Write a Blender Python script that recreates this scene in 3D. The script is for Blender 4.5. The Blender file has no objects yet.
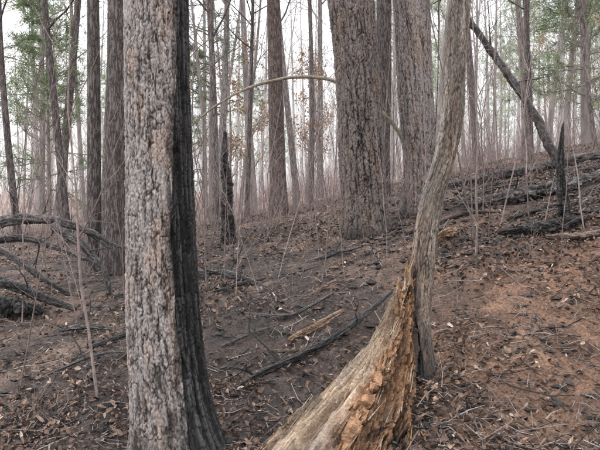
import bpy, math, random
import numpy as np
from mathutils import Vector, Matrix
random.seed(11); rng=np.random.default_rng(11)

# ---------------------------------------------------------------- noise
def hash2(ix,iy,s=0):
    n=(ix.astype(np.int64)*374761393+iy.astype(np.int64)*668265263+s*1442695041)&0xffffffff
    n=((n^(n>>13))*1274126177)&0xffffffff
    n=((n^(n>>15))*2246822519)&0xffffffff
    return ((n^(n>>16))&0xffff)/65535.0
def vnoise(x,y,s=0,px=None):
    x=np.asarray(x,float);y=np.asarray(y,float)
    ix=np.floor(x).astype(np.int64);iy=np.floor(y).astype(np.int64)
    fx=x-ix;fy=y-iy
    fx=fx*fx*(3-2*fx);fy=fy*fy*(3-2*fy)
    i1=ix+1
    if px: ix=ix%px;i1=i1%px
    a=hash2(ix,iy,s);b=hash2(i1,iy,s);c=hash2(ix,iy+1,s);d=hash2(i1,iy+1,s)
    return (a*(1-fx)+b*fx)*(1-fy)+(c*(1-fx)+d*fx)*fy
def fbm(x,y,o=4,s=0,px=None):
    r=0;a=.5;t=0
    for i in range(o):
        r=r+a*vnoise(x*2**i,y*2**i,s+i*7,px*2**i if px else None);t+=a;a*=.5
    return r/t
def voro(a,b,N,s=0):
    ia=np.floor(a).astype(np.int64);ib=np.floor(b).astype(np.int64)
    F1=np.full(a.shape,9.);F2=np.full(a.shape,9.);cid=np.zeros(a.shape)
    for da in(-1,0,1):
        for db in(-1,0,1):
            ca=ia+da;cb=ib+db;cm=ca%N if N else ca
            jx=hash2(cm,cb,s);jy=hash2(cm,cb,s+3);h=hash2(cm,cb,s+5)
            d=np.hypot(ca+jx-a,cb+jy-b)
            m=d<F1
            F2=np.where(m,F1,np.minimum(F2,d));cid=np.where(m,h,cid);F1=np.where(m,d,F1)
    return F1,F2,cid
def sst(a,b,x):
    t=np.clip((x-a)/(b-a),0,1);return t*t*(3-2*t)
def herm(x,xp,fp):
    xp=np.array(xp,float);fp=np.array(fp,float)
    o=np.argsort(xp);xp=xp[o];fp=fp[o]
    m=np.gradient(fp,xp)
    xc=np.clip(x,xp[0],xp[-1]);i=np.clip(np.searchsorted(xp,xc)-1,0,len(xp)-2)
    h=xp[i+1]-xp[i];t=(xc-xp[i])/h
    return (2*t**3-3*t**2+1)*fp[i]+(t**3-2*t**2+t)*h*m[i]+(-2*t**3+3*t**2)*fp[i+1]+(t**3-t**2)*h*m[i+1]
def lerp(a,b,t):
    t=np.asarray(t)[...,None];return np.array(a)*(1-t)+np.array(b)*t

# ---------------------------------------------------------------- terrain
def Hn(x,y):
    x=np.asarray(x,float);y=np.asarray(y,float)
    A=1.5*(1-np.exp(-np.maximum(y-3.5,0)/6))
    lat=np.where(x>0,3.6*np.tanh(x*.24/3.6),-.75*np.tanh(-x/4))
    k=.35+.65*sst(2,9,y)
    h=A+lat*k
    h=h+.16*(fbm(x*.45,y*.45,2,3)-.5)*sst(1,6,np.hypot(x,y))
    h=h+.10*(fbm(x*1.7,y*1.7,3,5)-.5)
    far=sst(30,120,np.hypot(x,y))
    return h+far*(2.0*(fbm(x*.03,y*.03,2,9)-.5)+2.0)
def H(x,y): return float(Hn(np.array([x]),np.array([y]))[0])

# ---------------------------------------------------------------- mesh builder
class MB:
    def __init__(s): s.V=[];s.L=[];s.S=[];s.C=[];s.n=0
    def add(s,V,F,c):
        V=np.asarray(V,np.float32).reshape(-1,3);F=np.asarray(F,np.int64)
        c=np.asarray(c,np.float32)
        if c.ndim==1:c=np.tile(c,(len(V),1))
        s.V.append(V);s.C.append(c);s.L.append((F+s.n).ravel());s.S.append(np.full(len(F),F.shape[1]))
        s.n+=len(V)
    def flat(s):
        s.V=[np.concatenate(s.V)];s.C=[np.concatenate(s.C)];s.L=[np.concatenate(s.L)];s.S=[np.concatenate(s.S)];return s
    def build(s,name,mat,smooth=True,parent=None,loc=None):
        me=mesh_of(s,name,mat,smooth)
        ob=bpy.data.objects.new(name,me);bpy.context.scene.collection.objects.link(ob)
        if parent:ob.parent=parent
        if loc:ob.location=loc
        return ob
    def stamp(s,o,x,y,z,sc,rz,tx=0,ty=0,cm=1.0):
        V=np.concatenate(o.V)*sc
        V=V+np.stack([V[:,2]*tx,V[:,2]*ty,V[:,2]*0],-1)
        c,sn=math.cos(rz),math.sin(rz)
        V=np.stack([V[:,0]*c-V[:,1]*sn+x,V[:,0]*sn+V[:,1]*c+y,V[:,2]+z],-1)
        s.V.append(V.astype(np.float32));s.C.append(np.concatenate(o.C)*cm);s.L.append(np.concatenate(o.L)+s.n);s.S.append(np.concatenate(o.S));s.n+=len(V)
def mesh_of(s,name,mat,smooth=True):
    V=np.concatenate(s.V);L=np.concatenate(s.L).astype(np.int32);S=np.concatenate(s.S).astype(np.int32);C=np.concatenate(s.C)
    me=bpy.data.meshes.new(name)
    me.vertices.add(len(V));me.vertices.foreach_set('co',V.ravel())
    me.loops.add(len(L));me.loops.foreach_set('vertex_index',L)
    me.polygons.add(len(S));st=np.concatenate([[0],np.cumsum(S)[:-1]]).astype(np.int32)
    me.polygons.foreach_set('loop_start',st)
    me.polygons.foreach_set('use_smooth',np.full(len(S),smooth))
    me.update(calc_edges=True)
    at=me.color_attributes.new('col','FLOAT_COLOR','POINT')
    at.data.foreach_set('color',np.hstack([C,np.ones((len(C),1),np.float32)]).astype(np.float32).ravel())
    me.materials.append(mat);return me
def gridF(n,m,wrap=False):
    j=np.arange(m if wrap else m-1);i=np.arange(n-1)
    I,J=np.meshgrid(i,j,indexing='ij');J2=(J+1)%m
    return np.stack([I*m+J,I*m+J2,(I+1)*m+J2,(I+1)*m+J],-1).reshape(-1,4)
def tube(b,pts,rad,k,col):
    P=np.asarray(pts,float);r=np.asarray(rad,float);n=len(P)
    T=np.gradient(P,axis=0);T/=np.linalg.norm(T,axis=1)[:,None]+1e-9
    ref=np.array([1.,0,0]) if abs(T[0,2])>.8 else np.array([0,0,1.])
    A=np.cross(T,ref);A/=np.linalg.norm(A,axis=1)[:,None]+1e-9
    B=np.cross(T,A)
    th=np.arange(k)*2*math.pi/k
    V=P[:,None]+r[:,None,None]*(A[:,None]*np.cos(th)[None,:,None]+B[:,None]*np.sin(th)[None,:,None])
    col=np.asarray(col)
    if col.ndim==2: col=np.repeat(col,k,0)
    b.add(V,gridF(n,k,True),col)

# ---------------------------------------------------------------- materials
def mat(name,scale=(1,1,1),ns=30,contrast=.6,bump=.5,bdist=.01,rough=.9,plates=False,spec=.25,detail=4):
    m=bpy.data.materials.new(name);m.use_nodes=True;nt=m.node_tree;N=nt.nodes;Lk=nt.links
    bs=N['Principled BSDF'];bs.inputs['Roughness'].default_value=rough
    bs.inputs['Specular IOR Level'].default_value=spec
    at=N.new('ShaderNodeAttribute');at.attribute_name='col'
    tc=N.new('ShaderNodeTexCoord');mp=N.new('ShaderNodeMapping');mp.inputs['Scale'].default_value=scale
    Lk.new(tc.outputs['Object'],mp.inputs['Vector'])
    nz=N.new('ShaderNodeTexNoise');nz.inputs['Scale'].default_value=ns;nz.inputs['Detail'].default_value=detail;nz.inputs['Roughness'].default_value=.7
    Lk.new(mp.outputs[0],nz.inputs['Vector'])
    hgt=nz.outputs['Fac']
    if plates:
        vo=N.new('ShaderNodeTexVoronoi');vo.feature='DISTANCE_TO_EDGE';vo.inputs['Scale'].default_value=ns*.6
        dm=N.new('ShaderNodeMixRGB');dm.blend_type='ADD';dm.inputs[0].default_value=.12
        Lk.new(mp.outputs[0],dm.inputs[1]);Lk.new(nz.outputs['Color'],dm.inputs[2]);Lk.new(dm.outputs[0],vo.inputs['Vector'])
        r1=N.new('ShaderNodeMapRange');r1.inputs['From Max'].default_value=.16
        Lk.new(vo.outputs['Distance'],r1.inputs['Value'])
        ml=N.new('ShaderNodeMath');ml.operation='MULTIPLY';Lk.new(r1.outputs[0],ml.inputs[0]);Lk.new(nz.outputs['Fac'],ml.inputs[1])
        ad=N.new('ShaderNodeMath');ad.operation='ADD';Lk.new(ml.outputs[0],ad.inputs[0]);ad.inputs[1].default_value=.15
        hgt=ad.outputs[0]
    mr=N.new('ShaderNodeMapRange');mr.inputs['From Min'].default_value=.3;mr.inputs['From Max'].default_value=.7
    mr.inputs['To Min'].default_value=1-contrast;mr.inputs['To Max'].default_value=1+contrast
    Lk.new(hgt,mr.inputs['Value'])
    mx=N.new('ShaderNodeVectorMath');mx.operation='SCALE'
    Lk.new(at.outputs['Color'],mx.inputs[0]);Lk.new(mr.outputs[0],mx.inputs['Scale'])
    Lk.new(mx.outputs[0],bs.inputs['Base Color'])
    if bump>0:
        bp=N.new('ShaderNodeBump');bp.inputs['Strength'].default_value=bump;bp.inputs['Distance'].default_value=bdist
        Lk.new(hgt,bp.inputs['Height']);Lk.new(bp.outputs[0],bs.inputs['Normal'])
    return m
M_bark=mat('scaly_pine_bark',(1,1,.45),85,.55,.8,.006)
M_bark2=mat('ridged_bark',(1,1,.16),34,.55,.7,.02,plates=True)
M_far=mat('distant_bark',(1,1,.2),10,.35,0,detail=2)
M_twig=mat('twig_bark',(1,1,.4),40,.4,0,detail=2)
M_ground=mat('burned_soil',(1,1,1),45,.85,.9,.03,detail=5)
M_leaf=mat('dry_leaf',(1,1,1),60,.35,0,rough=.8,detail=2)
M_needle=mat('pine_needles',(1,1,1),3,.5,0,rough=.6,detail=2)
M_char=mat('charcoal_wood',(1,1,1),60,.8,1,.02,rough=.7,spec=.4)
M_rot=mat('rotten_wood',(1,1,1),70,.5,.9,.012)

# ---------------------------------------------------------------- ground
def axis(lo,hi,c,d0,g):
    out=[c]
    while out[-1]<hi: out.append(out[-1]+max(d0,g*(out[-1]-c)))
    o2=[c]
    while o2[-1]>lo: o2.append(o2[-1]-max(d0,g*(c-o2[-1])))
    return np.array(o2[::-1][:-1]+out)
xs=axis(-350,350,0.,.028,.015)
ys=axis(-120,450,3.0,.025,.010)
ys=ys[(ys>2)|(np.arange(len(ys))%4==0)]
X,Y=np.meshgrid(xs,ys,indexing='ij')
near=1-sst(9,25,np.hypot(X,Y))
Z=Hn(X,Y)+near*(.07*(fbm(X*5,Y*5,3,21)-.5)+.06*(fbm(X*17,Y*17,2,31)-.5))
char=sst(.46,.6,fbm(X*.9,Y*.9,4,41))
char2=sst(.50,.62,fbm(X*4,Y*4,3,51))
tan=sst(.48,.7,fbm(X*2.2,Y*2.2,4,61))
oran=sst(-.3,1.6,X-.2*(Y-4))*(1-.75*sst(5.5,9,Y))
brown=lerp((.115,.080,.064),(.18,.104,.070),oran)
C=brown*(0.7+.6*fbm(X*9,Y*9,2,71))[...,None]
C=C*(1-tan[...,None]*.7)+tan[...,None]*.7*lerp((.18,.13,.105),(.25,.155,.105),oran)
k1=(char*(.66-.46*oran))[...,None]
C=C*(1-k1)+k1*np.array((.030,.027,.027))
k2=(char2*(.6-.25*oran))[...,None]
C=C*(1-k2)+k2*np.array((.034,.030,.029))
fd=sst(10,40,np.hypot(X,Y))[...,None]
C=C*(1-fd)+fd*np.array((.30,.23,.205))  # distance haze painted into the soil colour, pale pinkish far out
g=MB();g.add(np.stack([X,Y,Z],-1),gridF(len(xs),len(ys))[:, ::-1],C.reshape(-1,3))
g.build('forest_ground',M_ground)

# ---------------------------------------------------------------- growth helpers
def rv(R): return Vector((R.gauss(0,1),R.gauss(0,1),R.gauss(0,1)))
def grow(b,p,d,L,r,lv,mx,R,col,nch,up=.06,tips=None,wob=.16,minr=.004):
    n=4 if lv>1 else 6
    if lv>=3:n=3
    pts=[p.copy()];ds=[d.copy()]
    for i in range(n):
        d=(d+rv(R)*wob+Vector((0,0,up))).normalized();p=p+d*(L/n);pts.append(p.copy());ds.append(d.copy())
    r=max(r,minr)
    rad=np.linspace(r,max(r*.3,minr*.6),n+1)
    tube(b,[tuple(q) for q in pts],rad,5 if lv<=1 else 3,col)
    if tips is not None and lv>=mx-1: tips.extend([(pts[j],ds[j]) for j in range(1,n+1)])
    if lv<mx:
        for j in range(nch[lv]):
            t=R.uniform(.2,1)*n;i=min(int(t),n-1);q=pts[i].lerp(pts[i+1],t-i)
            w=rv(R);w=(w-w.dot(ds[i])*ds[i]).normalized()
            grow(b,q,(ds[i]*.75+w*.8).normalized(),L*R.uniform(.35,.6),rad[i]*.55,lv+1,mx,R,col,nch,up,tips,wob,minr)
def bare_tree(b,h,r,R,col,lean=(0,0),mx=3,limbs=13,low=.35,minr=.005,tips=None,nch=(0,5,4,3),spread=.23,sides=10):
    n=16;pts=[];wx=R.uniform(-.025,.025)*h;ph=R.uniform(0,6)
    for i in range(n+1):
        t=i/n
        pts.append(Vector((lean[0]*h*t+wx*math.sin(3.5*t+ph)-wx*math.sin(ph),lean[1]*h*t+wx*math.cos(2.7*t+ph)-wx*math.cos(ph),h*t-.2)))
    rad=[r*(1-.82*(i/n)**1.1) for i in range(n+1)]
    rad[0]=r*1.3
    tube(b,[tuple(q) for q in pts],rad,sides,col)
    for k in range(limbs):
        t=R.uniform(low,1)**.9;f=t*n;i=min(int(f),n-1);q=pts[i].lerp(pts[i+1],f-i)
        a=R.uniform(0,6.283);d=Vector((math.cos(a),math.sin(a),R.uniform(.4,1.3))).normalized()
        grow(b,q,d,h*spread*R.uniform(.6,1.1)*(1.25-.75*t),max(rad[i]*.4,minr*2),1,mx,R,col,nch,.07,tips,minr=minr)
def needles(b,tips,R,L,w,per,col):
    if not tips:return
    P=np.array([tuple(t[0]) for t in tips]);D=np.array([tuple(t[1]) for t in tips])
    g=np.random.default_rng(R.randint(0,9999))
    tone=np.repeat(g.uniform(.6,1.3,(len(P),1)),per,0)
    P=np.repeat(P,per,0);D=np.repeat(D,per,0);n=len(P)
    d=D*.8+g.normal(0,.6,(n,3));d/=np.linalg.norm(d,axis=1)[:,None]
    s=np.cross(d,g.normal(0,1,(n,3)));s/=np.linalg.norm(s,axis=1)[:,None]+1e-9
    P=P+g.normal(0,L*.3,(n,3))
    LL=(L*g.uniform(.6,1.2,n))[:,None]
    V=np.stack([P-s*w,P+s*w,P+d*LL],1).reshape(-1,3)
    c=np.array(col)*g.uniform(.7,1.3,(n,1))*tone;c=np.repeat(c,3,0)
    b.add(V,np.arange(3*n).reshape(-1,3),c)
def leaves_on(b,tips,R,size,per,cols):
    P=np.array([tuple(t[0]) for t in tips]);P=np.repeat(P,per,0);n=len(P)
    g=np.random.default_rng(R.randint(0,9999))
    P=P+g.normal(0,size*1.6,(n,3))
    d=g.normal(0,1,(n,3));d/=np.linalg.norm(d,axis=1)[:,None]
    s=np.cross(d,g.normal(0,1,(n,3)));s/=np.linalg.norm(s,axis=1)[:,None]
    z=(size*g.uniform(.5,1.1,n))[:,None]
    V=np.stack([P-d*z,P+s*z*.5,P+d*z,P-s*z*.5],1).reshape(-1,3)
    cc=np.array(cols)[g.integers(0,len(cols),n)]*g.uniform(.7,1.3,(n,1))
    b.add(V,np.arange(4*n).reshape(-1,4),np.repeat(cc,4,0))
def pine_crown(bw,bn,p0,h,R,col,ncol,low=.5,nb=40,L=.16,w=.006,per=10,spread=.2):
    for k in range(nb):
        t=low+(1-low)*(k+R.random())/nb
        a=R.uniform(0,6.283);d=Vector((math.cos(a),math.sin(a),R.uniform(-.05,.5))).normalized()
        q=p0(t);tips=[]
        grow(bw,q,d,h*spread*R.uniform(.6,1.1)*(1.3-t),.03,1,2,R,col,(0,6,0),.03,tips)
        needles(bn,tips,R,L,w,per,ncol)
def empty(name,loc=(0,0,0)):
    e=bpy.data.objects.new(name,None);bpy.context.scene.collection.objects.link(e);e.location=loc;return e

# ---------------------------------------------------------------- detailed trunks
def detailed_trunk(name,zp,xp,yp,rp,seg,dz,zf,ncell,cellh,depth,light,dark,flare=.08,charfn=None,crown=True,seed=1,fisw=1.0,mott=0,stubs=0):
    z0=zp[0]-.12
    zz=np.concatenate([np.arange(z0,zf,dz),np.arange(zf,zp[-1],.12)])
    th=np.arange(seg)/seg*2*math.pi+math.pi/2
    ZZ,TH=np.meshgrid(zz,th,indexing='ij')
    cx=herm(zz,zp,xp)[:,None];cy=herm(zz,zp,yp)[:,None];r=herm(zz,zp,rp)[:,None]
    hb=ZZ-zp[0]
    fl=flare*np.exp(-np.maximum(hb,0)/.16)*(1+.55*np.cos(4*TH+seed)+.3*np.cos(7*TH+seed*2))
    a=(TH-math.pi/2)/(2*math.pi)*ncell;b=ZZ/cellh
    hn=ncell//2
    wa=1.2*(fbm(a*.5,b*.45,3,seed,hn)-.5)
    wb=1.8*(fbm(a*.5,b*.5,3,seed+4,hn)-.5)
    F1,F2,cid=voro(a*.5+wa,b*.3+wb,hn,seed)
    fis=sst(.0,.17,F2-F1+.16*(fbm(a*3,b*3,3,seed+7,ncell*3)-.5))
    fis=1-(1-fis)*fisw*(.35+.65*sst(.3,.55,fbm(a*.6,b*.6,2,seed+8)))
    f1,f2,c2=voro(a+.9*(fbm(a*2,b*2,2,seed+9,ncell*2)-.5),b*.75+.9*(fbm(a*2,b*2,2,seed+11,ncell*2)-.5),ncell,seed+50)
    g1,g2,c3=voro(a*2.3+.5*vnoise(a*5,b*5,seed+3),b*2.0,0,seed+60)
    e2=sst(0,.16,f2-f1);e3=sst(0,.2,g2-g1)
    fine=fbm(a*6,b*5,3,seed+70,ncell*6)
    rid=fbm(a*1.6,b*.22,3,seed+75)
    disp=depth*(fis-1)*1.0+depth*.8*(c2-.5)*e2+depth*.3*(e2-1)+depth*.45*(c3-.5)+depth*.6*(fine-.5)+depth*1.2*(rid-.5)
    big=.03*(fbm(a*4/ncell,ZZ*1.3,2,seed+80,4)-.5)
    v=(.2+.8*fis)*(.08+.36*c2*e2+.30*c3*(.5+.5*e3)+1.2*(fine-.3)+1.0*(rid-.4))
    C=lerp(dark,light,sst(.05,1.05,v))
    warm=sst(.45,.65,fbm(a*.3,b*.2,3,seed+85))[...,None]
    C=C*(1-warm)+warm*C*np.array((1.10,.98,.90))
    lich=(sst(.5,.66,fbm(a*.35,b*.3,4,seed+90))*sst(.4,.6,fine)*fis)[...,None]
    C=C*(1-.4*lich)+.4*lich*np.array(light)*1.15
    if mott:
        mo=sst(.45,.6,fbm(a*.25,b*.22,4,seed+95))[...,None]*mott
        C=C*(1-mo)+mo*np.array(dark)*1.2
    rr=r+fl+big
    if charfn is not None:
        cm,sm=charfn(TH,ZZ,hb,a,b)
        C=C*(1-sm[...,None])+sm[...,None]*np.array((.03,.027,.026))*(.5+1.0*fine[...,None])
        wv=a+.8*(fbm(a*.5,b*.12,3,seed+99)-.5)
        crack=fbm(wv*1.3,b*.13,3,seed+100)
        ck2=np.abs(vnoise(wv*1.5,b*.13,seed+103)-.5)*2
        q1,q2,qc=voro(a*.9+1.5*(fbm(a,b,2,seed+1)-.5),b*.55+1.5*(fbm(a,b,2,seed+2)-.5),0,seed+107)
        al=sst(0,.2,q2-q1)
        cd=-.010+.035*(crack-.5)-.012*(1-sst(0,.2,ck2))-.008*(1-al)+.007*(qc-.5)+.008*(fine-.5)
        disp=disp*(1-cm)+cd*cm
        cc=lerp((.010,.010,.010),(.075,.072,.075),np.clip(sst(.35,.75,crack)*sst(0,.25,ck2)*(.3+.7*al)+.5*(qc-.6)+.5*(fine-.5),0,1))
        C=C*(1-cm[...,None])+cc*cm[...,None]
    soot=np.exp(-np.maximum(hb-.02,0)/.12)*.75
    C=C*(1-soot[...,None])+soot[...,None]*np.array((.03,.027,.025))
    rr=rr+disp
    V=np.stack([cx+rr*np.cos(TH),cy+rr*np.sin(TH),ZZ],-1)
    e=empty(name,(float(xp[0]),float(yp[0]),zp[0]))
    inv=np.array([xp[0],yp[0],zp[0]])
    m=MB();m.add(V-inv,gridF(len(zz),seg,True),C.reshape(-1,3))
    m.build('trunk',M_bark,parent=e)
    if crown:
        R=random.Random(seed);bw=MB();bn=MB();h=zp[-1]-zp[0]
        def p0(t):
            z=zp[0]+h*t*.985
            return Vector((float(herm(np.array([z]),zp,xp)[0])-inv[0],float(herm(np.array([z]),zp,yp)[0])-inv[1],z-inv[2]))
        pine_crown(bw,bn,p0,h,R,(.12,.1,.09),(.06,.09,.035),low=.66,nb=20,per=6,L=.17,w=.007)
        bw.build('limbs',M_twig,parent=e);bn.build('needle_foliage',M_needle,False,parent=e)
    return e

b0=H(-.8,3.9)
def scar(TH,ZZ,hb,a,b):
    c=herm(ZZ[:,0],[0,.5,1.6,2.9,5,7],[math.radians(v) for v in(-10,-8,-8,4,8,8)])[:,None]
    w=herm(ZZ[:,0],[0,.5,1.6,2.9,5,7],[math.radians(v) for v in(56,53,51,38,22,1)])[:,None]
    d=np.abs((TH-c+math.pi)%(2*math.pi)-math.pi)-w+.22*(fbm(a*.8,b*.25,4,77)-.5)
    sm=(1-sst(0,.35,d))*sst(.35,.6,fbm(a*.9,b*.4,3,78))*.85
    low=np.exp(-np.maximum(hb,0)/.35)*sst(.4,.6,fbm(a*.5,b*.4,3,79))*.7
    return 1-sst(-.02,.02,d),np.clip(sm+low,0,.9)
detailed_trunk('scarred_pine_tree',[b0-.02,.25,.62,1.6,2.9,6,11,16],[-.775,-.82,-.860,-.907,-.939,-1.0,-1.1,-1.2],[3.9]*8,[.285,.262,.245,.222,.208,.18,.12,.03],
    380,.0055,3.1,52,.055,.0085,(.34,.305,.29),(.028,.023,.021),flare=.05,charfn=scar,seed=3,fisw=.9)
zb=H(.98,8.8)
detailed_trunk('white_pine_tree',[zb,1.8,2.77,4.53,8,13,19],[.99,.93,.88,.75,.55,.3,.1],[8.8]*7,[.35,.335,.325,.33,.29,.2,.03],
    320,.010,5.0,56,.09,.017,(.185,.158,.148),(.016,.013,.012),flare=.05,seed=5,fisw=1)
zb=H(1.86,9.2)
detailed_trunk('white_pine_tree',[zb,2.2,3.2,4.7,9,14,18],[1.86,1.83,1.77,1.70,1.5,1.3,1.2],[9.2]*7,[.27,.25,.262,.275,.23,.15,.03],
    260,.012,5.0,50,.085,.012,(.27,.24,.23),(.035,.029,.028),flare=.06,seed=8,fisw=.9)
zb=H(.88,4.5)
def cchar(TH,ZZ,hb,a,b):
    d=np.abs((TH-math.radians(215)+math.pi)%(2*math.pi)-math.pi)
    cm=(1-sst(-.1,.1,d-1.2*(1-sst(.1,.65,hb))+.9*(fbm(a*.4,b*.3,3,7)-.5)))*(1-sst(.45,.7,hb))
    return cm,(1-sst(.1,.8,hb))*sst(.4,.6,fbm(a*.5,b*.3,3,17))*.7
zk=[zb-.03,.55,.85,1.225,1.6,1.86,2.125,2.65,3.1,4.5,6.5,9]
xk=[.878,.885,.90,.93,.99,1.075,1.125,1.163,1.189,1.25,1.5,1.7]
e=detailed_trunk('crooked_hardwood_tree',zk,xk,[4.5,4.5,4.5,4.48,4.5,4.52,4.5,4.5,4.5,4.5,4.6,4.8],
    [.13,.104,.094,.092,.090,.088,.086,.083,.084,.07,.05,.015],200,.006,3.2,28,.09,.0075,(.30,.26,.225),(.045,.036,.031),flare=.04,charfn=cchar,crown=False,seed=12,fisw=.85,mott=.5)
R=random.Random(4);bw=MB()
for k in range(12):
    z=R.uniform(3.8,8.8);a=R.uniform(0,6.28)
    q=Vector((float(herm(np.array([z]),zk,xk)[0])-xk[0],0.05,z-zk[0]))
    grow(bw,q,Vector((math.cos(a),math.sin(a),.9)).normalized(),R.uniform(1,2),.025,1,3,R,(.2,.17,.15),(0,4,3,0))
bw.build('limbs',M_twig,parent=e)

# ---------------------------------------------------------------- rotten split log
S=330;T=260
s=np.linspace(0,1,S)
sk=[0,.25,.5,.72,.88,1]
Lx=herm(s,sk,[-.50,-.205,.20,.56,.735,.80]);Ly=herm(s,sk,[3.2,3.8,4.3,4.45,4.42,4.40]);Lz=herm(s,sk,[-.02,.06,.26,.60,.90,1.09])
Rx=herm(s,sk,[.02,.24,.50,.67,.75,.805]);Ry=herm(s,sk,[2.85,3.4,3.86,4.18,4.32,4.38]);Rz=herm(s,sk,[.10,.20,.43,.71,.92,1.09])
Bx=herm(s,sk,[.60,.665,.75,.80,.82,.812]);By=herm(s,sk,[2.95,3.5,3.95,4.24,4.36,4.4]);Bz=herm(s,sk,[.0,.08,.28,.58,.87,1.08])
Kx=(Lx+Bx)/2+.02;Ky=(Ly+By)/2+.14;Kz=np.minimum(Lz,Bz)-.14
P=[np.stack(q,-1) for q in((Lx,Ly,Lz),(Rx,Ry,Rz),(Bx,By,Bz),(Kx,Ky,Kz))]
t=np.arange(T)/T*4;ti=t.astype(int)%4;tf=t-np.floor(t)
W=np.zeros((S,T,3))
for j in range(T): W[:,j]=P[ti[j]]*(1-tf[j])+P[(ti[j]+1)%4]*tf[j]
SS,TT=np.meshgrid(s,t,indexing='ij')
W[...,2]+=.03*np.sin(np.pi*np.clip(TT,0,1))
W[...,2]-=.05*np.sin(np.pi*np.clip(TT-1,0,1))*sst(1,.3,SS)
dS=np.gradient(W,axis=0);dT=np.roll(W,-1,1)-np.roll(W,1,1)
Nn=np.cross(dT,dS);Nn/=np.linalg.norm(Nn,axis=2)[...,None]+1e-9
cen=W.mean(1,keepdims=True);sg=np.sign((Nn*(W-cen)).sum(2).mean());Nn*=sg
w1=fbm(TT*2,SS*3,3,199)-.5
grain=fbm(TT*22+w1*6,SS*6,4,201);gr2=fbm(TT*60+w1*12,SS*12,3,205)
F1,F2,cid=voro(TT*8+3.2*(fbm(TT*4,SS*12,3,5)-.5),SS*11+2.5*(fbm(TT*6,SS*10,3,6)-.5),0,210)
blk=sst(0,.16,F2-F1)
h1,h2,cid2=voro(TT*22+2*gr2,SS*40+2*grain,0,214)
rot=sst(.62,1.0,TT+.9*(fbm(TT*6,SS*7,4,9)-.5))
step=np.floor(fbm(TT*5+w1*3,SS*2.5,3,230)*9)/9
d=(1-rot)*(.06*(grain-.5)+.03*(gr2-.5)+.12*(step-.5))+rot*(.08*(cid-.5)*blk-.03*(1-blk)+.06*(grain-.5)+.022*(cid2-.5)+.035*(gr2-.5)+.06*(step-.5))
tipf=1-.6*sst(.85,1,SS)
W=W+Nn*(d*tipf)[...,None]
W[...,2]+=.10*(fbm(TT*9,SS*0,2,250)-.5)*sst(.75,1,SS)
crk=sst(0,.12,np.abs(fbm(TT*16+w1*9,SS*2.2,3,207)-.5))
pale=lerp((.15,.105,.075),(.45,.34,.245),sst(.3,.7,grain*.5+gr2*.5)*(.35+.65*crk))
orange=lerp((.11,.055,.03),(.38,.215,.12),np.clip(sst(.3,.7,gr2)*.6+.35*cid2+.2*(cid-.3),0,1)*(.45+.55*blk))
C=pale*(1-rot[...,None])+orange*rot[...,None]
st=(sst(.52,.64,fbm(TT*4,SS*7,4,260))*.5)[...,None]
C=C*(1-st)+st*np.array((.12,.07,.045))
gy=(sst(.5,.65,fbm(TT*5,SS*5,4,270))*.5*(1-rot))[...,None]
C=C*(1-gy)+gy*np.array((.30,.25,.21))
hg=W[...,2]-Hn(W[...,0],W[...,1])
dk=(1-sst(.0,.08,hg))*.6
edge=np.exp(-((TT-0)%4)/.09)+np.exp(-((4-TT)%4)/.09)
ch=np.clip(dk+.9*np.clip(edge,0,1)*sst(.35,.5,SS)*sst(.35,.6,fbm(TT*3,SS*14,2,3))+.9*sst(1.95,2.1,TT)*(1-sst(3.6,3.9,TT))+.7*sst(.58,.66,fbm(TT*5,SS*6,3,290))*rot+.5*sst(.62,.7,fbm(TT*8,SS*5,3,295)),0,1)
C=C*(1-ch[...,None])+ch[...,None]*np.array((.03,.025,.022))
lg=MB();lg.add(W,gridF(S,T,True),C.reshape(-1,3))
R=random.Random(5)
for k in range(320):
    i=int(S*R.uniform(.1,.99));j=R.choice([R.randint(0,T//4),R.randint(0,6),R.randint(T//4-8,T//4+8),R.randint(T//4,T//2)])
    p=W[i,j];i2=min(i+12,S-1);dd=W[i2,j]-W[max(i2-24,0),j];dd/=np.linalg.norm(dd)
    dd=dd+Nn[i,j]*R.uniform(.02,.25)+np.array([R.gauss(0,.07) for _ in range(3)]);Ln=R.uniform(.03,.14)
    c=np.array(R.choice([(.38,.28,.2),(.34,.2,.11),(.24,.14,.085),(.42,.34,.25),(.03,.025,.02)]))*R.uniform(.7,1.1)
    tube(lg,[p-dd*Ln*.3,p+dd*Ln*.3,p+dd*Ln],[R.uniform(.003,.008),R.uniform(.002,.005),.0008],4,c)
for k in range(26):
    q=np.array([.79+R.gauss(0,.03),4.4+R.gauss(0,.03),.93]);Ln=R.uniform(.06,.26)
    c=np.array(R.choice([(.36,.26,.18),(.28,.16,.09),(.04,.03,.03)]))
    tube(lg,[q,q+[R.gauss(0,.01),0,Ln*.6],q+[R.gauss(.01,.02),0,Ln]],[.013,.009,.001],4,c)
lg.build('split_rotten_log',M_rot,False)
ck=MB()
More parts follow.
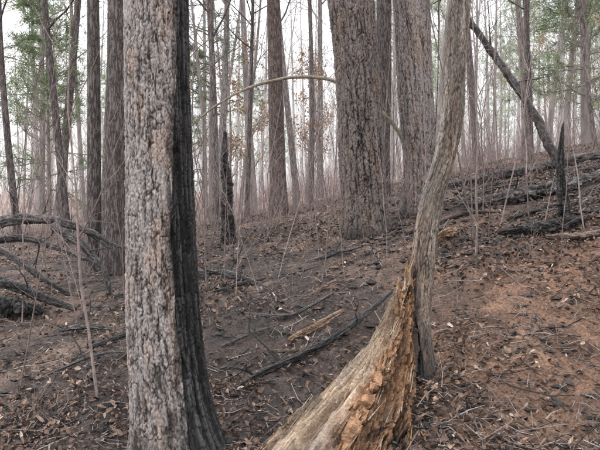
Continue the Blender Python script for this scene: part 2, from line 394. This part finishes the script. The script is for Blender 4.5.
def clods(b,n,xf,cols,smin,smax,flat=.6,seed=1):
    g=np.random.default_rng(seed);x,y=xf(g,n);z=Hn(x,y)
    base=np.array([[1,0,0],[0,1,0],[-1,0,0],[0,-1,0],[.1,.1,1],[0,0,-1.]])
    F=np.array([[0,1,4],[1,2,4],[2,3,4],[3,0,4],[1,0,5],[2,1,5],[3,2,5],[0,3,5]])
    sz=smin*(smax/smin)**(g.random(n)**2.2)
    V=base[None]*g.uniform(.45,1.3,(n,6,3));V[...,2]*=flat;V[...,0]*=g.uniform(.5,2.2,(n,1))
    a=g.uniform(0,6.28,n);ca,sa=np.cos(a)[:,None],np.sin(a)[:,None]
    vx=V[...,0]*ca-V[...,1]*sa;vy=V[...,0]*sa+V[...,1]*ca
    V=np.stack([vx,vy,V[...,2]],-1)*sz[:,None,None]+np.stack([x,y,z+sz*.2],-1)[:,None]
    c=np.array(cols)[g.integers(0,len(cols),n)]*g.uniform(.6,1.3,(n,1))
    b.add(V.reshape(-1,3),(F[None]+np.arange(n)[:,None,None]*6).reshape(-1,3),np.repeat(c,6,0))
def nearlog(g,n):
    s=g.random(n)**.8;return -.35+1.1*s+g.normal(0,.22,n),3.3+1.1*s+g.normal(0,.2,n)
clods(ck,1500,nearlog,[(.3,.18,.09),(.25,.13,.07),(.38,.28,.2),(.17,.09,.055)],.005,.028,seed=3)
ck.build('wood_chips',M_rot,False)
ck=MB()
def wide(g,n):
    y=3+15*g.random(n)**1.7;return g.uniform(-.65,.65,n)*(y+.5),y
clods(ck,16000,wide,[(.025,.023,.023),(.035,.032,.031),(.09,.065,.052),(.14,.09,.068)],.006,.045,seed=4)
def bank(g,n):
    y=g.uniform(6.3,12,n);return g.uniform(.10,.6,n)*y,y
clods(ck,3000,bank,[(.02,.018,.018),(.03,.028,.028),(.10,.08,.07)],.012,.07,seed=6)
ck.build('charcoal_clods',M_char,False)

# ---------------------------------------------------------------- leaf & twig litter
def litter(n,seed):
    g=np.random.default_rng(seed);x,y=wide(g,n)
    m=fbm(x*1.1,y*1.1,3,300)>g.uniform(.3,.7,n);x=x[m];y=y[m];n=len(x)
    z=Hn(x,y)+g.uniform(.005,.035,n)
    L=.006+.021*g.random(n)**1.8+.0012*y
    a=g.uniform(0,6.28,n);pit=g.normal(0,.5,n);rol=g.normal(0,.5,n);curl=g.uniform(.1,1.1,n)
    prof=[(-1,0),(-.45,.5),(.35,.48),(1.05,0),(.35,-.48),(-.45,-.5)]
    wd=g.uniform(.35,1.,n)
    V=[]
    for (u,w) in prof:
        px=u*L;py=w*L*wd;pz=np.abs(w)*L*curl+u*L*pit+w*L*rol+(u*u)*L*.3*curl
        V.append(np.stack([x+px*np.cos(a)-py*np.sin(a),y+px*np.sin(a)+py*np.cos(a),z+pz],-1))
    V=np.stack(V,1).reshape(-1,3)
    F=(np.array([[0,1,2,3],[0,3,4,5]])[None]+np.arange(n)[:,None,None]*6).reshape(-1,4)
    pal=np.array([(.12,.08,.062),(.165,.108,.082),(.08,.056,.047),(.21,.135,.095),(.29,.21,.165),(.036,.032,.031),(.13,.078,.055),(.44,.35,.29)])
    pr=np.array([.22,.18,.17,.12,.08,.13,.08,.02])
    c=pal[g.choice(len(pal),n,p=pr)]*g.uniform(.6,1.2,(n,1))
    b=MB();b.add(V,F,np.repeat(c,6,0));return b
litter(85000,9).build('leaf_litter',M_leaf,False)
tw=MB();g=np.random.default_rng(17)
x,y=wide(g,8000)
for i in range(len(x)):
    L=g.uniform(.04,.25)*(1 if g.random()<.86 else 2.6);a=g.uniform(0,6.28);r=g.uniform(.0015,.0042)*(1+L)
    x2=x[i]+L*math.cos(a);y2=y[i]+L*math.sin(a);xm=(x[i]+x2)/2+g.normal(0,L*.1);ym=(y[i]+y2)/2+g.normal(0,L*.1)
    zz=Hn(np.array([x[i],xm,x2]),np.array([y[i],ym,y2]))+.012+g.uniform(0,.03,3)
    c=[(.03,.027,.027),(.03,.027,.027),(.12,.095,.085),(.26,.22,.205),(.18,.14,.13)][g.integers(0,5)]
    tube(tw,[(x[i],y[i],zz[0]),(xm,ym,zz[1]),(x2,y2,zz[2])],[r,r,r*.5],3,c)
tw.build('fallen_twigs',M_twig)

# ---------------------------------------------------------------- logs and charred branches
def rough_log(name,pts,rad,col,col2,seed,m=None,k=28,br=(),knob=.25,caps=True,jag=0):
    b=MB();P=np.array(pts,float);n0=len(P);tt=np.linspace(0,1,n0)
    L=np.linalg.norm(np.diff(P,axis=0),axis=1).sum();n=max(40,int(L/.014));n=min(n,330)
    s=np.linspace(0,1,n);Q=np.stack([herm(s,tt,P[:,i]) for i in range(3)],-1)
    Q+=.9*np.mean(rad)*np.stack([fbm(s*L*2.5+i*9,s*0,3,seed+i)-.5 for i in range(3)],-1)
    r=herm(s,np.linspace(0,1,len(rad)),rad)
    if caps: r=r*np.sqrt(np.clip(np.minimum(s,1-s)*L/(np.mean(rad)*.5)+.02,0,1))
    Tn=np.gradient(Q,axis=0);Tn/=np.linalg.norm(Tn,axis=1)[:,None]
    ref=np.array([0,0,1.]) if abs(Tn[:,2]).mean()<.7 else np.array([1.,0,0])
    A=np.cross(Tn,ref);A/=np.linalg.norm(A,axis=1)[:,None];B=np.cross(Tn,A)
    th=np.arange(k)/k*2*math.pi
    a=np.tile(th/(2*math.pi)*12,(n,1));l=np.tile((s*L)[:,None],(1,k))
    gr=fbm(a,l*3,3,seed,12);hf=fbm(a*.5,l*7,3,seed+4,6);bl=fbm(a,l*26,2,seed+8,12)
    v1,v2,vc=voro(a,l*16,12,seed+12)
    rr=r[:,None]*(1+knob*2.2*(gr-.5)+knob*1.8*(hf-.5)+knob*1.*(bl-.5)+knob*.7*(vc-.5)-knob*.5*(1-sst(0,.2,v2-v1)))
    V=Q[:,None]+rr[...,None]*(A[:,None]*np.cos(th)[None,:,None]+B[:,None]*np.sin(th)[None,:,None])
    C=lerp(col,col2,np.clip(sst(.42,.72,gr*.6+bl*.4)*.8+.4*(vc-.5),0,1))
    if jag:
        V+=Tn[:,None]*(jag*(fbm(a*1.2,l*0,2,seed+30,14)-.5)*sst(.7,1,s)[:,None])[...,None]
    b.add(V,gridF(n,k,True),C.reshape(-1,3))
    R=random.Random(seed)
    for (f,d,Lb,rb) in br:
        q=Q[int(f*(n-1))]
        grow(b,Vector(q),Vector(d).normalized(),Lb,rb,2,3,R,col,(0,0,3,0),.02,None,.2)
    return b.build(name,m or M_char,False if knob>.2 else True)
def onG(x,y,up=0): return (x,y,H(x,y)+up)
K1=(.018,.016,.016);K2=(.075,.07,.07)
G1=(.045,.04,.04);G2=(.19,.17,.165)
rough_log('charred_branch',[onG(-.46,4.62,.03),onG(-.2,4.8,.05),onG(.2,5.05,.06),onG(.5,5.3,.08),onG(.86,5.55,.2)],[.016,.026,.026,.022,.012],K1,K2,21,br=[(.3,(-.6,.5,.25),.5,.014),(.55,(.3,.7,.4),.5,.012),(.12,(-.9,-.1,.1),.25,.012),(.75,(.2,-.6,.5),.3,.008)],knob=.35)
rough_log('charred_branch',[onG(-1.5,8.4,.06),onG(-.9,7.6,.07),onG(-.33,6.7,.04)],[.035,.035,.015],K1,G2,22,br=[(.5,(.5,.5,.6),.6,.012),(.3,(-.5,-.5,.3),.5,.012)],knob=.35)
rough_log('charred_branch',[onG(-2.0,5.6,.03),onG(-1.6,5.9,.05),onG(-1.2,6.4,.03)],[.02,.02,.01],K1,K2,23)
rough_log('charred_branch',[onG(-.55,5.9,.03),onG(-.1,5.8,.05),onG(.35,6.2,.04)],[.012,.018,.010],G1,G2,24)
rough_log('broken_wood_slab',[onG(-.1,5.25,.03),onG(.12,5.4,.045),onG(.42,5.75,.04)],[.018,.026,.010],(.14,.085,.055),(.38,.28,.2),25,M_rot,knob=.6)
rough_log('broken_wood_slab',[onG(.1,6.3,.03),onG(.35,6.5,.04),onG(.6,6.55,.03)],[.012,.02,.010],(.14,.09,.07),(.34,.26,.2),26,M_rot,knob=.6)
fd=empty('fallen_dead_tree',(-3.5,8,0))
def part(o,e):
    o.parent=e;o.matrix_parent_inverse=Matrix.Translation(-e.location);return o
part(rough_log('stem',[(-5.2,8.0,1.0),(-4.3,8.0,1.22),(-3.7,8.0,1.35),(-3.1,8.0,1.27),(-2.35,8.0,.98)],[.09,.08,.07,.05,.02],G1,G2,31,knob=.22,
   br=[(.15,(-.2,-.5,.5),.7,.03),(.45,(.2,-.3,.8),.6,.02),(.8,(.6,0,-.6),.5,.02),(.6,(.3,.2,.9),.5,.015),(.7,(-.3,-.4,-.8),.5,.015)]),fd)
part(rough_log('limb_1',[(-3.3,7.95,1.26),(-2.85,7.9,1.0),(-2.55,7.85,.6),(-2.5,7.8,H(-2.5,7.8))],[.055,.05,.045,.035],G1,G2,32,knob=.22,br=[(.4,(.5,-.3,.2),.5,.012)]),fd)
part(rough_log('limb_2',[(-4.6,8.2,.95),(-3.8,8.1,1.08),(-3.2,7.9,.96),(-2.6,7.7,.78)],[.045,.045,.035,.015],K1,G2,33,knob=.22,br=[(.5,(.3,-.2,-.7),.5,.015),(.7,(.3,.1,.6),.5,.012)]),fd)
part(rough_log('limb_3',[(-4.2,7.6,1.15),(-3.6,7.5,.9),(-3.2,7.5,.62),(-2.9,7.6,.4)],[.035,.038,.034,.025],G1,G2,34,knob=.22),fd)
rough_log('charred_log',[(-3.9,7.0,.75),(-3.35,7.0,.60),(-3.0,7.0,.46),(-2.6,7.0,.32)],[.045,.055,.045,.025],K1,K2,35,br=[(.5,(.3,-.2,.7),.4,.012)],knob=.4)
rough_log('charred_log',[onG(-4.4,7.3,.1),onG(-3.6,7.2,.12),onG(-3.1,7.2,.06)],[.12,.13,.07],K1,K2,36,knob=.45)
rough_log('charred_branch',[onG(-2.2,5.0,.02),onG(-1.8,5.25,.08),onG(-1.45,5.3,.03)],[.010,.015,.008],G1,G2,37,br=[(.4,(-.2,.2,.9),.4,.01)])
rough_log('charred_log',[onG(2.3,8.6,.08),onG(2.9,8.4,.11),onG(3.6,8.35,.10),onG(4.6,8.6,.08)],[.04,.085,.095,.06],G1,G2,41,br=[(.4,(-.2,-.3,.6),.4,.02),(.1,(-.8,-.3,.3),.4,.015)],knob=.4)
rough_log('charred_log',[onG(2.3,6.9,.06),onG(2.8,6.8,.09),onG(3.3,6.9,.05)],[.03,.065,.035],K1,K2,42,br=[(.3,(-.7,-.3,.3),.3,.02),(.6,(.6,-.6,.4),.3,.012)],knob=.5)
rough_log('charred_log',[onG(2.6,11.3,.08),onG(4.2,11.4,.11),onG(6.2,11.2,.08)],[.06,.085,.06],G1,G2,43,knob=.35)
rough_log('weathered_log',[onG(2.7,6.6,.04),onG(3.1,6.45,.05),onG(3.7,6.6,.04)],[.02,.035,.02],(.12,.08,.065),(.28,.21,.17),44,knob=.4)
rough_log('broken_wood_slab',[onG(1.6,7.2,.04),onG(1.78,7.25,.09),onG(1.95,7.4,.04)],[.02,.045,.015],(.17,.10,.06),(.38,.26,.17),45,M_rot,knob=.7)
for i,(x0,y0,dx,dy,rr) in enumerate(((2.6,7.6,.8,.2,.025),(3.2,5.7,.6,.3,.02),(1.9,8.2,.7,-.2,.03),(3.6,7.6,1.0,.1,.03),(1.2,6.6,.5,.3,.018),(-2.6,6.4,.7,-.2,.025),(-1.0,6.9,.6,.3,.02),(.1,7.6,.7,.2,.025),(2.9,5.0,.5,.3,.015),(2.4,9.4,1.1,.2,.04),(4.2,9.6,1.2,-.2,.04),(3.0,10.3,.9,.3,.035),(1.4,8.0,.5,-.3,.025),(-.7,5.3,.5,.3,.014),(-2.4,7.6,.9,.1,.03))):
    rough_log('charred_branch',[onG(x0,y0,.03),onG(x0+dx*.5,y0+dy*.4,.05),onG(x0+dx,y0+dy,.03)],[rr*.7,rr,rr*.4],K1,G2 if i%2 else K2,70+i,k=14,knob=.4,br=[(.5,(.2,.3,.6),.35,.008)])
hz=H(3.12,7.1)
rough_log('charred_snag',[(3.14,7.1,hz-.1),(3.12,7.1,hz+.2),(3.09,7.1,hz+.6),(3.13,7.1,hz+1.15)],[.12,.06,.045,.008],K1,K2,51,k=40,knob=.55,jag=.25,br=[(.25,(.9,0,.3),.35,.02),(.2,(-.8,-.3,.1),.35,.02),(.5,(.5,.2,.9),.3,.012),(.6,(-.6,0,.5),.2,.01)])
hz=H(-1.3,10.6)
rough_log('charred_snag',[(-1.25,10.6,hz-.1),(-1.27,10.6,hz+.6),(-1.30,10.6,hz+1.2),(-1.32,10.6,hz+1.95)],[.14,.10,.085,.03],K1,K2,52,k=40,knob=.3,jag=.3)
hz=H(4.8,11)
rough_log('leaning_dead_tree',[(4.85,11,hz-.1),(4.2,11,hz+1.15),(3.5,11,hz+2.2),(2.6,11.1,hz+3.5),(1.6,11.2,hz+5.2)],[.09,.075,.065,.05,.02],G1,G2,53,k=24,knob=.15,br=[(.5,(.2,.1,1),.9,.02),(.7,(-.8,.2,-.2),.6,.02),(.35,(.9,0,.5),.8,.02)])
rough_log('arched_bent_sapling',[(-1.85,9.9,2.88-.1),(-1.35,9.9,3.18),(-.8,9.9,3.47),(-.1,9.9,3.63),(.6,9.9,3.55),(1.25,9.9,3.12),(1.62,9.9,2.75),(1.8,9.9,2.2),(1.9,9.9,H(1.9,9.9))],[.010,.017,.024,.028,.031,.034,.036,.04,.045],(.2,.17,.13),(.4,.36,.28),61,M_twig,k=10,knob=.12,br=[(.08,(-.8,0,-.7),.5,.01),(.3,(.1,0,.9),.5,.008)])

# ---------------------------------------------------------------- standing trees (mid distance)
def mid(name,x,y,h,r,lean,seed,col,**kw):
    b=MB();R=random.Random(seed);bare_tree(b,h,r,R,col,lean,**kw)
    return b.build(name,M_bark2,loc=(x,y,H(x,y)))
D1=(.165,.143,.138);D2=(.12,.102,.098);D3=(.27,.245,.24)  # D3: bark paled to imitate haze on the farther trunks
mid('hardwood_tree',-3.30,9.6,15,.12,(.003,0),101,D2,low=.5)
mid('hardwood_tree',-2.98,9.5,17,.18,(-.004,.01),102,D2,low=.5)
mid('hardwood_tree',-7.5,16,14,.10,(-.02,0),103,D2)
mid('hardwood_tree',-7.3,18,16,.14,(.01,0),104,D1)
mid('hardwood_tree',-5.4,14,13,.10,(-.03,0),105,D2)
mid('hardwood_tree',-.55,16,18,.24,(-.06,0),106,(.13,.10,.09),low=.45)
mid('hardwood_tree',1.72,13,17,.2,(-.01,0),107,(.10,.085,.082),low=.5)
mid('hardwood_tree',3.3,15,16,.14,(-.02,0),108,D1,low=.45)
mid('hardwood_tree',-3.0,22,17,.15,(.01,0),109,D3)
mid('hardwood_tree',-.1,24,16,.15,(-.03,0),110,D3)
mid('hardwood_tree',.35,20,15,.10,(.02,0),111,D1)
mid('hardwood_tree',.9,27,18,.16,(0,0),112,D3)
mid('hardwood_tree',5.9,20,17,.13,(-.02,0),113,D1)
mid('hardwood_tree',6.8,18,16,.11,(.03,0),114,D1)
mid('hardwood_tree',8.3,22,17,.14,(-.06,0),115,D3)
mid('hardwood_tree',-5.6,19,15,.10,(.01,0),117,D1)
mid('hardwood_tree',5.2,13.5,11,.055,(-.05,0),119,D2,low=.25)
mid('hardwood_tree',-1.6,18,13,.08,(.03,0),120,D2)
mid('hardwood_tree',-2.05,14.5,14,.09,(.01,0),125,D1,low=.3)
mid('hardwood_tree',4.4,24,17,.13,(-.01,0),121,D3)
mid('hardwood_tree',-6.6,20,15,.09,(.04,0),122,D3)
mid('hardwood_tree',-3.4,19,13,.07,(-.03,0),123,D1,low=.25)
mid('hardwood_tree',7.9,16,12,.06,(-.04,0),124,D1,low=.25)

def pine_mb(h,r,seed,bc,nc,low,nb,L,w,per):
    R=random.Random(seed);b=MB();bn=MB()
    n=12;pts=[(0.02*h*math.sin(i/n*2+seed),0,h*i/n-.2) for i in range(n+1)]
    tube(b,pts,[r*(1-.85*i/n) for i in range(n+1)],9,bc)
    def p0(t):
        f=t*.98*n;i=min(int(f),n-1);return Vector(pts[i]).lerp(Vector(pts[i+1]),f-i)
    pine_crown(b,bn,p0,h,R,bc,nc,low,nb,L,w,per,spread=.2)
    return b.flat(),bn.flat()
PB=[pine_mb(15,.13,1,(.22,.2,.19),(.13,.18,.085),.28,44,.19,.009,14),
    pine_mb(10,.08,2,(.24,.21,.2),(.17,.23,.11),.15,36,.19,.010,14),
    pine_mb(17,.15,3,(.40,.37,.365),(.31,.37,.25),.3,42,.26,.017,9)]  # haze painted in: needle greens paled, last pine palest in bark too
PM=[(mesh_of(a,'pine_trunk',M_far),mesh_of(b,'pine_needles',M_needle,False)) for a,b in PB]
def pine_at(i,x,y,sc,rz):
    e=empty('pine_tree',(x,y,H(x,y)));e.scale=(sc,)*3;e.rotation_euler=(0,0,rz)
    for me,nm in zip(PM[i],('trunk','needle_foliage')):
        o=bpy.data.objects.new(nm,me);bpy.context.scene.collection.objects.link(o);o.parent=e
pine_at(0,-10.2,23,1,.4);pine_at(1,-7.8,18.5,.85,1.4);pine_at(0,-3.3,23,1.0,2);pine_at(0,8.6,17.5,1.,3)
pine_at(2,-14,32,1,1);pine_at(2,13,30,1,2);pine_at(1,-5.4,30,.9,4);pine_at(2,5.5,36,1,5);pine_at(1,8.0,17,.9,.2);pine_at(1,11,23,1,5)

def oak_mesh(seed,h,bc):
    R=random.Random(seed);b=MB();tips=[];bare_tree(b,h,.07,R,bc,(0,0),3,12,.2,tips=tips)
    bl=MB();leaves_on(bl,tips,R,.065,1,[(.38,.24,.155),(.42,.29,.185),(.32,.2,.135),(.42,.32,.22)])
    return mesh_of(b,'oak_wood',M_far),mesh_of(bl,'oak_leaves',M_leaf,False)
OM=[oak_mesh(1,7,(.28,.245,.235)),oak_mesh(2,5,(.28,.245,.235))]
for i,x,y,sc in((0,-1.6,22,.95),(1,.2,23,1.1),(0,1.0,30,1.1),(1,-3.2,26,1.2),(1,10.3,20,.9),(0,14,34,1)):
    e=empty('rusty_oak_tree',(x,y,H(x,y)));e.scale=(sc,)*3
    for me,nm in zip(OM[i],('trunk_and_limbs','dry_foliage')):
        o=bpy.data.objects.new(nm,me);bpy.context.scene.collection.objects.link(o);o.parent=e

# distant forest: one mass, bark colour paled in distance bands to imitate haze
VN=[];VM=[];VF=[]
for i in range(5):
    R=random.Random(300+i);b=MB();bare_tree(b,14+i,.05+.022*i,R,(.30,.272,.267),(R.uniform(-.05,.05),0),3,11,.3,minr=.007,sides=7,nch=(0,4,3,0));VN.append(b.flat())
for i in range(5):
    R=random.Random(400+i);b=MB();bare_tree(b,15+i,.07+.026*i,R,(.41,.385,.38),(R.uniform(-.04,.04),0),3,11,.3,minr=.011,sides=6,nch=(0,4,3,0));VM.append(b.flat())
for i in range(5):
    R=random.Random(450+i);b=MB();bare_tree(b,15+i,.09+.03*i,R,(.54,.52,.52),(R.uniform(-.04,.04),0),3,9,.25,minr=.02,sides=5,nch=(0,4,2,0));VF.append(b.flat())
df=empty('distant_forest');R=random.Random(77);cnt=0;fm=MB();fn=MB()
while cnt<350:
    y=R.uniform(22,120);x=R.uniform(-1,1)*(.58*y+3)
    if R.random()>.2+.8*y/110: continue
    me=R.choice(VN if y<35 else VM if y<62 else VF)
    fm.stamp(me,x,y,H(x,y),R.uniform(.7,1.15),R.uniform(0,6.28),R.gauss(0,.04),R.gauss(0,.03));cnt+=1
for k in range(18):
    y=R.uniform(36,90);x=R.uniform(-1,1)*(.6*y);rz=R.uniform(0,6);sc=R.uniform(.7,1.1)
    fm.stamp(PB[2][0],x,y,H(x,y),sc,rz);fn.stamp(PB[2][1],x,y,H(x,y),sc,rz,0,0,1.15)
for k in range(14):
    a=R.uniform(math.radians(135),math.radians(405));rd=R.uniform(9,30)
    x,y=rd*math.cos(a),rd*math.sin(a)
    if abs(x)<.7*y+1: continue
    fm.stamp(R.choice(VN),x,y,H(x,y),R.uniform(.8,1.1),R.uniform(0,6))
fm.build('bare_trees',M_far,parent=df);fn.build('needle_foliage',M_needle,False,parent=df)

# ---------------------------------------------------------------- saplings and brush
def sapling(b,R,h,r,col,x=0,y=0,bend=.12,nb=6,simple=False):
    d=Vector((R.gauss(0,bend),R.gauss(0,bend),1)).normalized();p=Vector((x,y,-.05));n=4 if simple else 7;pts=[p.copy()];ds=[]
    for i in range(n):
        d=(d+rv(R)*.08).normalized();ds.append(d);p=p+d*h/n;pts.append(p.copy())
    rad=np.linspace(r,r*.3,n+1);tube(b,[tuple(q) for q in pts],rad,3 if simple else 4,col)
    for j in range(nb):
        i=R.randint(1,n-1);w=rv(R);w.z=abs(w.z)*.4
        grow(b,pts[i],(ds[i]*.7+w.normalized()*.7).normalized(),h*R.uniform(.12,.3),r*.5,3 if simple else 2,3,R,col,(0,0,2,0),.05,None,.14,.0018)
SM=[]
for i in range(7):
    R=random.Random(500+i);b=MB();sapling(b,R,R.uniform(2,4),R.uniform(.005,.011),R.choice([(.20,.155,.145),(.26,.21,.195),(.14,.11,.10)]),nb=7);SM.append(b)
BM=[]
for i in range(5):
    R=random.Random(600+i);b=MB()
    for k in range(24):
        sapling(b,R,R.uniform(.4,1.5),R.uniform(.003,.006),R.choice([(.24,.175,.16),(.30,.235,.22),(.19,.14,.13)]),R.gauss(0,.7),R.gauss(0,.7),.3,4,True)
    BM.append(b)
R=random.Random(9);big=MB()
for k in range(300):
    y=6.5+28*R.random()**1.3;x=R.uniform(-.62,.62)*(y+1)
    big.stamp(R.choice(SM),x,y,H(x,y),R.uniform(.6,1.4),R.uniform(0,6),R.gauss(0,.1),R.gauss(0,.1),1+max(0,y-12)*.025)  # stem colour lightened with distance to imitate haze
big.build('understory_saplings',M_twig)
big=MB()
for k in range(330):
    y=R.uniform(12,50);x=R.uniform(-.62,.62)*(y+1)
    big.stamp(R.choice(BM),x,y,H(x,y),R.uniform(.6,1.3),R.uniform(0,6),0,0,1+max(0,y-15)*.022)  # brush colour lightened with distance, painted-in haze
for k in range(110):
    y=R.uniform(50,85);x=R.uniform(-.6,.6)*(y+1)
    big.stamp(R.choice(BM),x,y,H(x,y),R.uniform(1.8,3.0),R.uniform(0,6),0,0,1.9)  # farthest brush lightened most, haze put into its colour
for k in range(10):
    y=R.uniform(8.5,11);x=R.uniform(-.62,.62)*(y+1)
    big.stamp(R.choice(BM),x,y,H(x,y),R.uniform(.4,.8),R.uniform(0,6),0,0,.75)
big.build('brush_thicket',M_twig)
b=MB();hz=H(-1.55,4.6)
tube(b,[(-1.55,4.6,hz-.03),(-1.62,4.6,.6),(-1.68,4.6,.95),(-1.7,4.6,1.3),(-1.72,4.6,1.7),(-1.78,4.6,2.3),(-1.76,4.6,3.0),(-1.8,4.6,3.9)],[.012,.011,.011,.010,.008,.006,.005,.002],7,(.27,.215,.195))
R=random.Random(3)
for z,x0,dx,L in((1.15,-1.69,-.5,.7),(1.3,-1.7,.5,.9),(1.7,-1.72,-.6,.7),(2.2,-1.77,.4,.8),(.95,-1.68,.6,.4),(2.6,-1.77,-.4,.6)):
    grow(b,Vector((x0,4.6,z)),Vector((dx,R.uniform(-.3,.3),.8)).normalized(),L,.006,2,3,R,(.26,.21,.19),(0,0,3,0),.06,None,.1,.0018)
b.build('young_sapling',M_twig)
for (x,y,h,r,sd) in((-2.3,4.9,2.8,.007,1),(.0,7.0,2.2,.005,2),(.25,7.6,2.6,.006,3),(-.9,7.2,2.4,.006,4),(-1.2,8.2,3.0,.007,5),(2.2,7.0,2.6,.006,6),(2.9,7.6,3.4,.009,7),(2.5,8.2,3.0,.008,8),(3.4,8.8,3.6,.009,9),(1.3,6.2,1.5,.004,10),(-2.1,7.2,2.6,.008,11),(3.7,6.6,2.8,.007,12),(-.5,8.8,3.2,.007,13),(2.7,6.2,2.4,.006,14)):
    b=MB();R=random.Random(sd);sapling(b,R,h,r,(.18,.14,.13),bend=.1,nb=9);b.build('young_sapling',M_twig,loc=(x,y,H(x,y)))
for (x,y,sd) in((1.75,4.7,1),(1.35,5.4,2),(-1.9,4.3,3),(-.1,6.2,5),(2.4,6.1,6)):
    b=MB();R=random.Random(sd+40)
    for k in range(9): sapling(b,R,R.uniform(.2,.5),.0022,(.22,.17,.155),R.gauss(0,.1),R.gauss(0,.1),.5,3)
    b.build('burned_shrub',M_twig,loc=(x,y,H(x,y)))

# ---------------------------------------------------------------- light, sky, camera
el=math.radians(42);rot=math.radians(-40)
w=bpy.data.worlds.new('World');bpy.context.scene.world=w;w.use_nodes=True;nt=w.node_tree;N=nt.nodes
bg=N['Background'];sky=N.new('ShaderNodeTexSky');sky.sky_type='NISHITA';sky.sun_disc=False
sky.sun_elevation=el;sky.sun_rotation=rot;sky.air_density=1.2;sky.dust_density=4
# overcast layer: brighter overhead than at the horizon, brighter towards the veiled sun
tc=N.new('ShaderNodeTexCoord');sx=N.new('ShaderNodeSeparateXYZ');nt.links.new(tc.outputs['Generated'],sx.inputs[0])
mr=N.new('ShaderNodeMapRange');mr.inputs['From Min'].default_value=0;mr.inputs['From Max'].default_value=.9;mr.inputs['To Min'].default_value=6.4;mr.inputs['To Max'].default_value=27
nt.links.new(sx.outputs['Z'],mr.inputs['Value'])
nz=N.new('ShaderNodeTexNoise');nz.inputs['Scale'].default_value=2.5;nz.inputs['Detail'].default_value=4;nt.links.new(tc.outputs['Generated'],nz.inputs['Vector'])
m2=N.new('ShaderNodeMapRange');m2.inputs['To Min'].default_value=.85;m2.inputs['To Max'].default_value=1.15;nt.links.new(nz.outputs['Fac'],m2.inputs['Value'])
mu=N.new('ShaderNodeMath');mu.operation='MULTIPLY';nt.links.new(mr.outputs[0],mu.inputs[0]);nt.links.new(m2.outputs[0],mu.inputs[1])
m3=N.new('ShaderNodeMapRange');m3.inputs['From Min'].default_value=-1;m3.inputs['From Max'].default_value=1;m3.inputs['To Min'].default_value=1.4;m3.inputs['To Max'].default_value=.6;nt.links.new(sx.outputs['X'],m3.inputs['Value'])
mv=N.new('ShaderNodeMath');mv.operation='MULTIPLY';nt.links.new(mu.outputs[0],mv.inputs[0]);nt.links.new(m3.outputs[0],mv.inputs[1])
vs=N.new('ShaderNodeVectorMath');vs.operation='SCALE';vs.inputs[0].default_value=(.985,1.0,1.03);nt.links.new(mv.outputs[0],vs.inputs['Scale'])
mx=N.new('ShaderNodeMixRGB');mx.inputs[0].default_value=.9
nt.links.new(sky.outputs[0],mx.inputs[1]);nt.links.new(vs.outputs[0],mx.inputs[2]);nt.links.new(mx.outputs[0],bg.inputs[0]);bg.inputs[1].default_value=.15
sd=bpy.data.lights.new('sun','SUN');sd.energy=1.4;sd.angle=math.radians(20);sd.color=(1,.95,.88)
so=bpy.data.objects.new('sun',sd);bpy.context.scene.collection.objects.link(so)
v=Vector((math.sin(rot)*math.cos(el),math.cos(rot)*math.cos(el),math.sin(el)))
so.rotation_euler=v.to_track_quat('Z','Y').to_euler()
cd=bpy.data.cameras.new('camera');cd.sensor_width=36;cd.lens=36;cd.shift_y=-.0417;cd.clip_start=.05;cd.clip_end=1500
co=bpy.data.objects.new('camera',cd);bpy.context.scene.collection.objects.link(co)
co.location=(0,0,1.6);co.rotation_euler=(math.radians(90),0,0)
sc=bpy.context.scene;sc.camera=co
sc.view_settings.view_transform='Standard';sc.view_settings.look='None';sc.view_settings.exposure=0
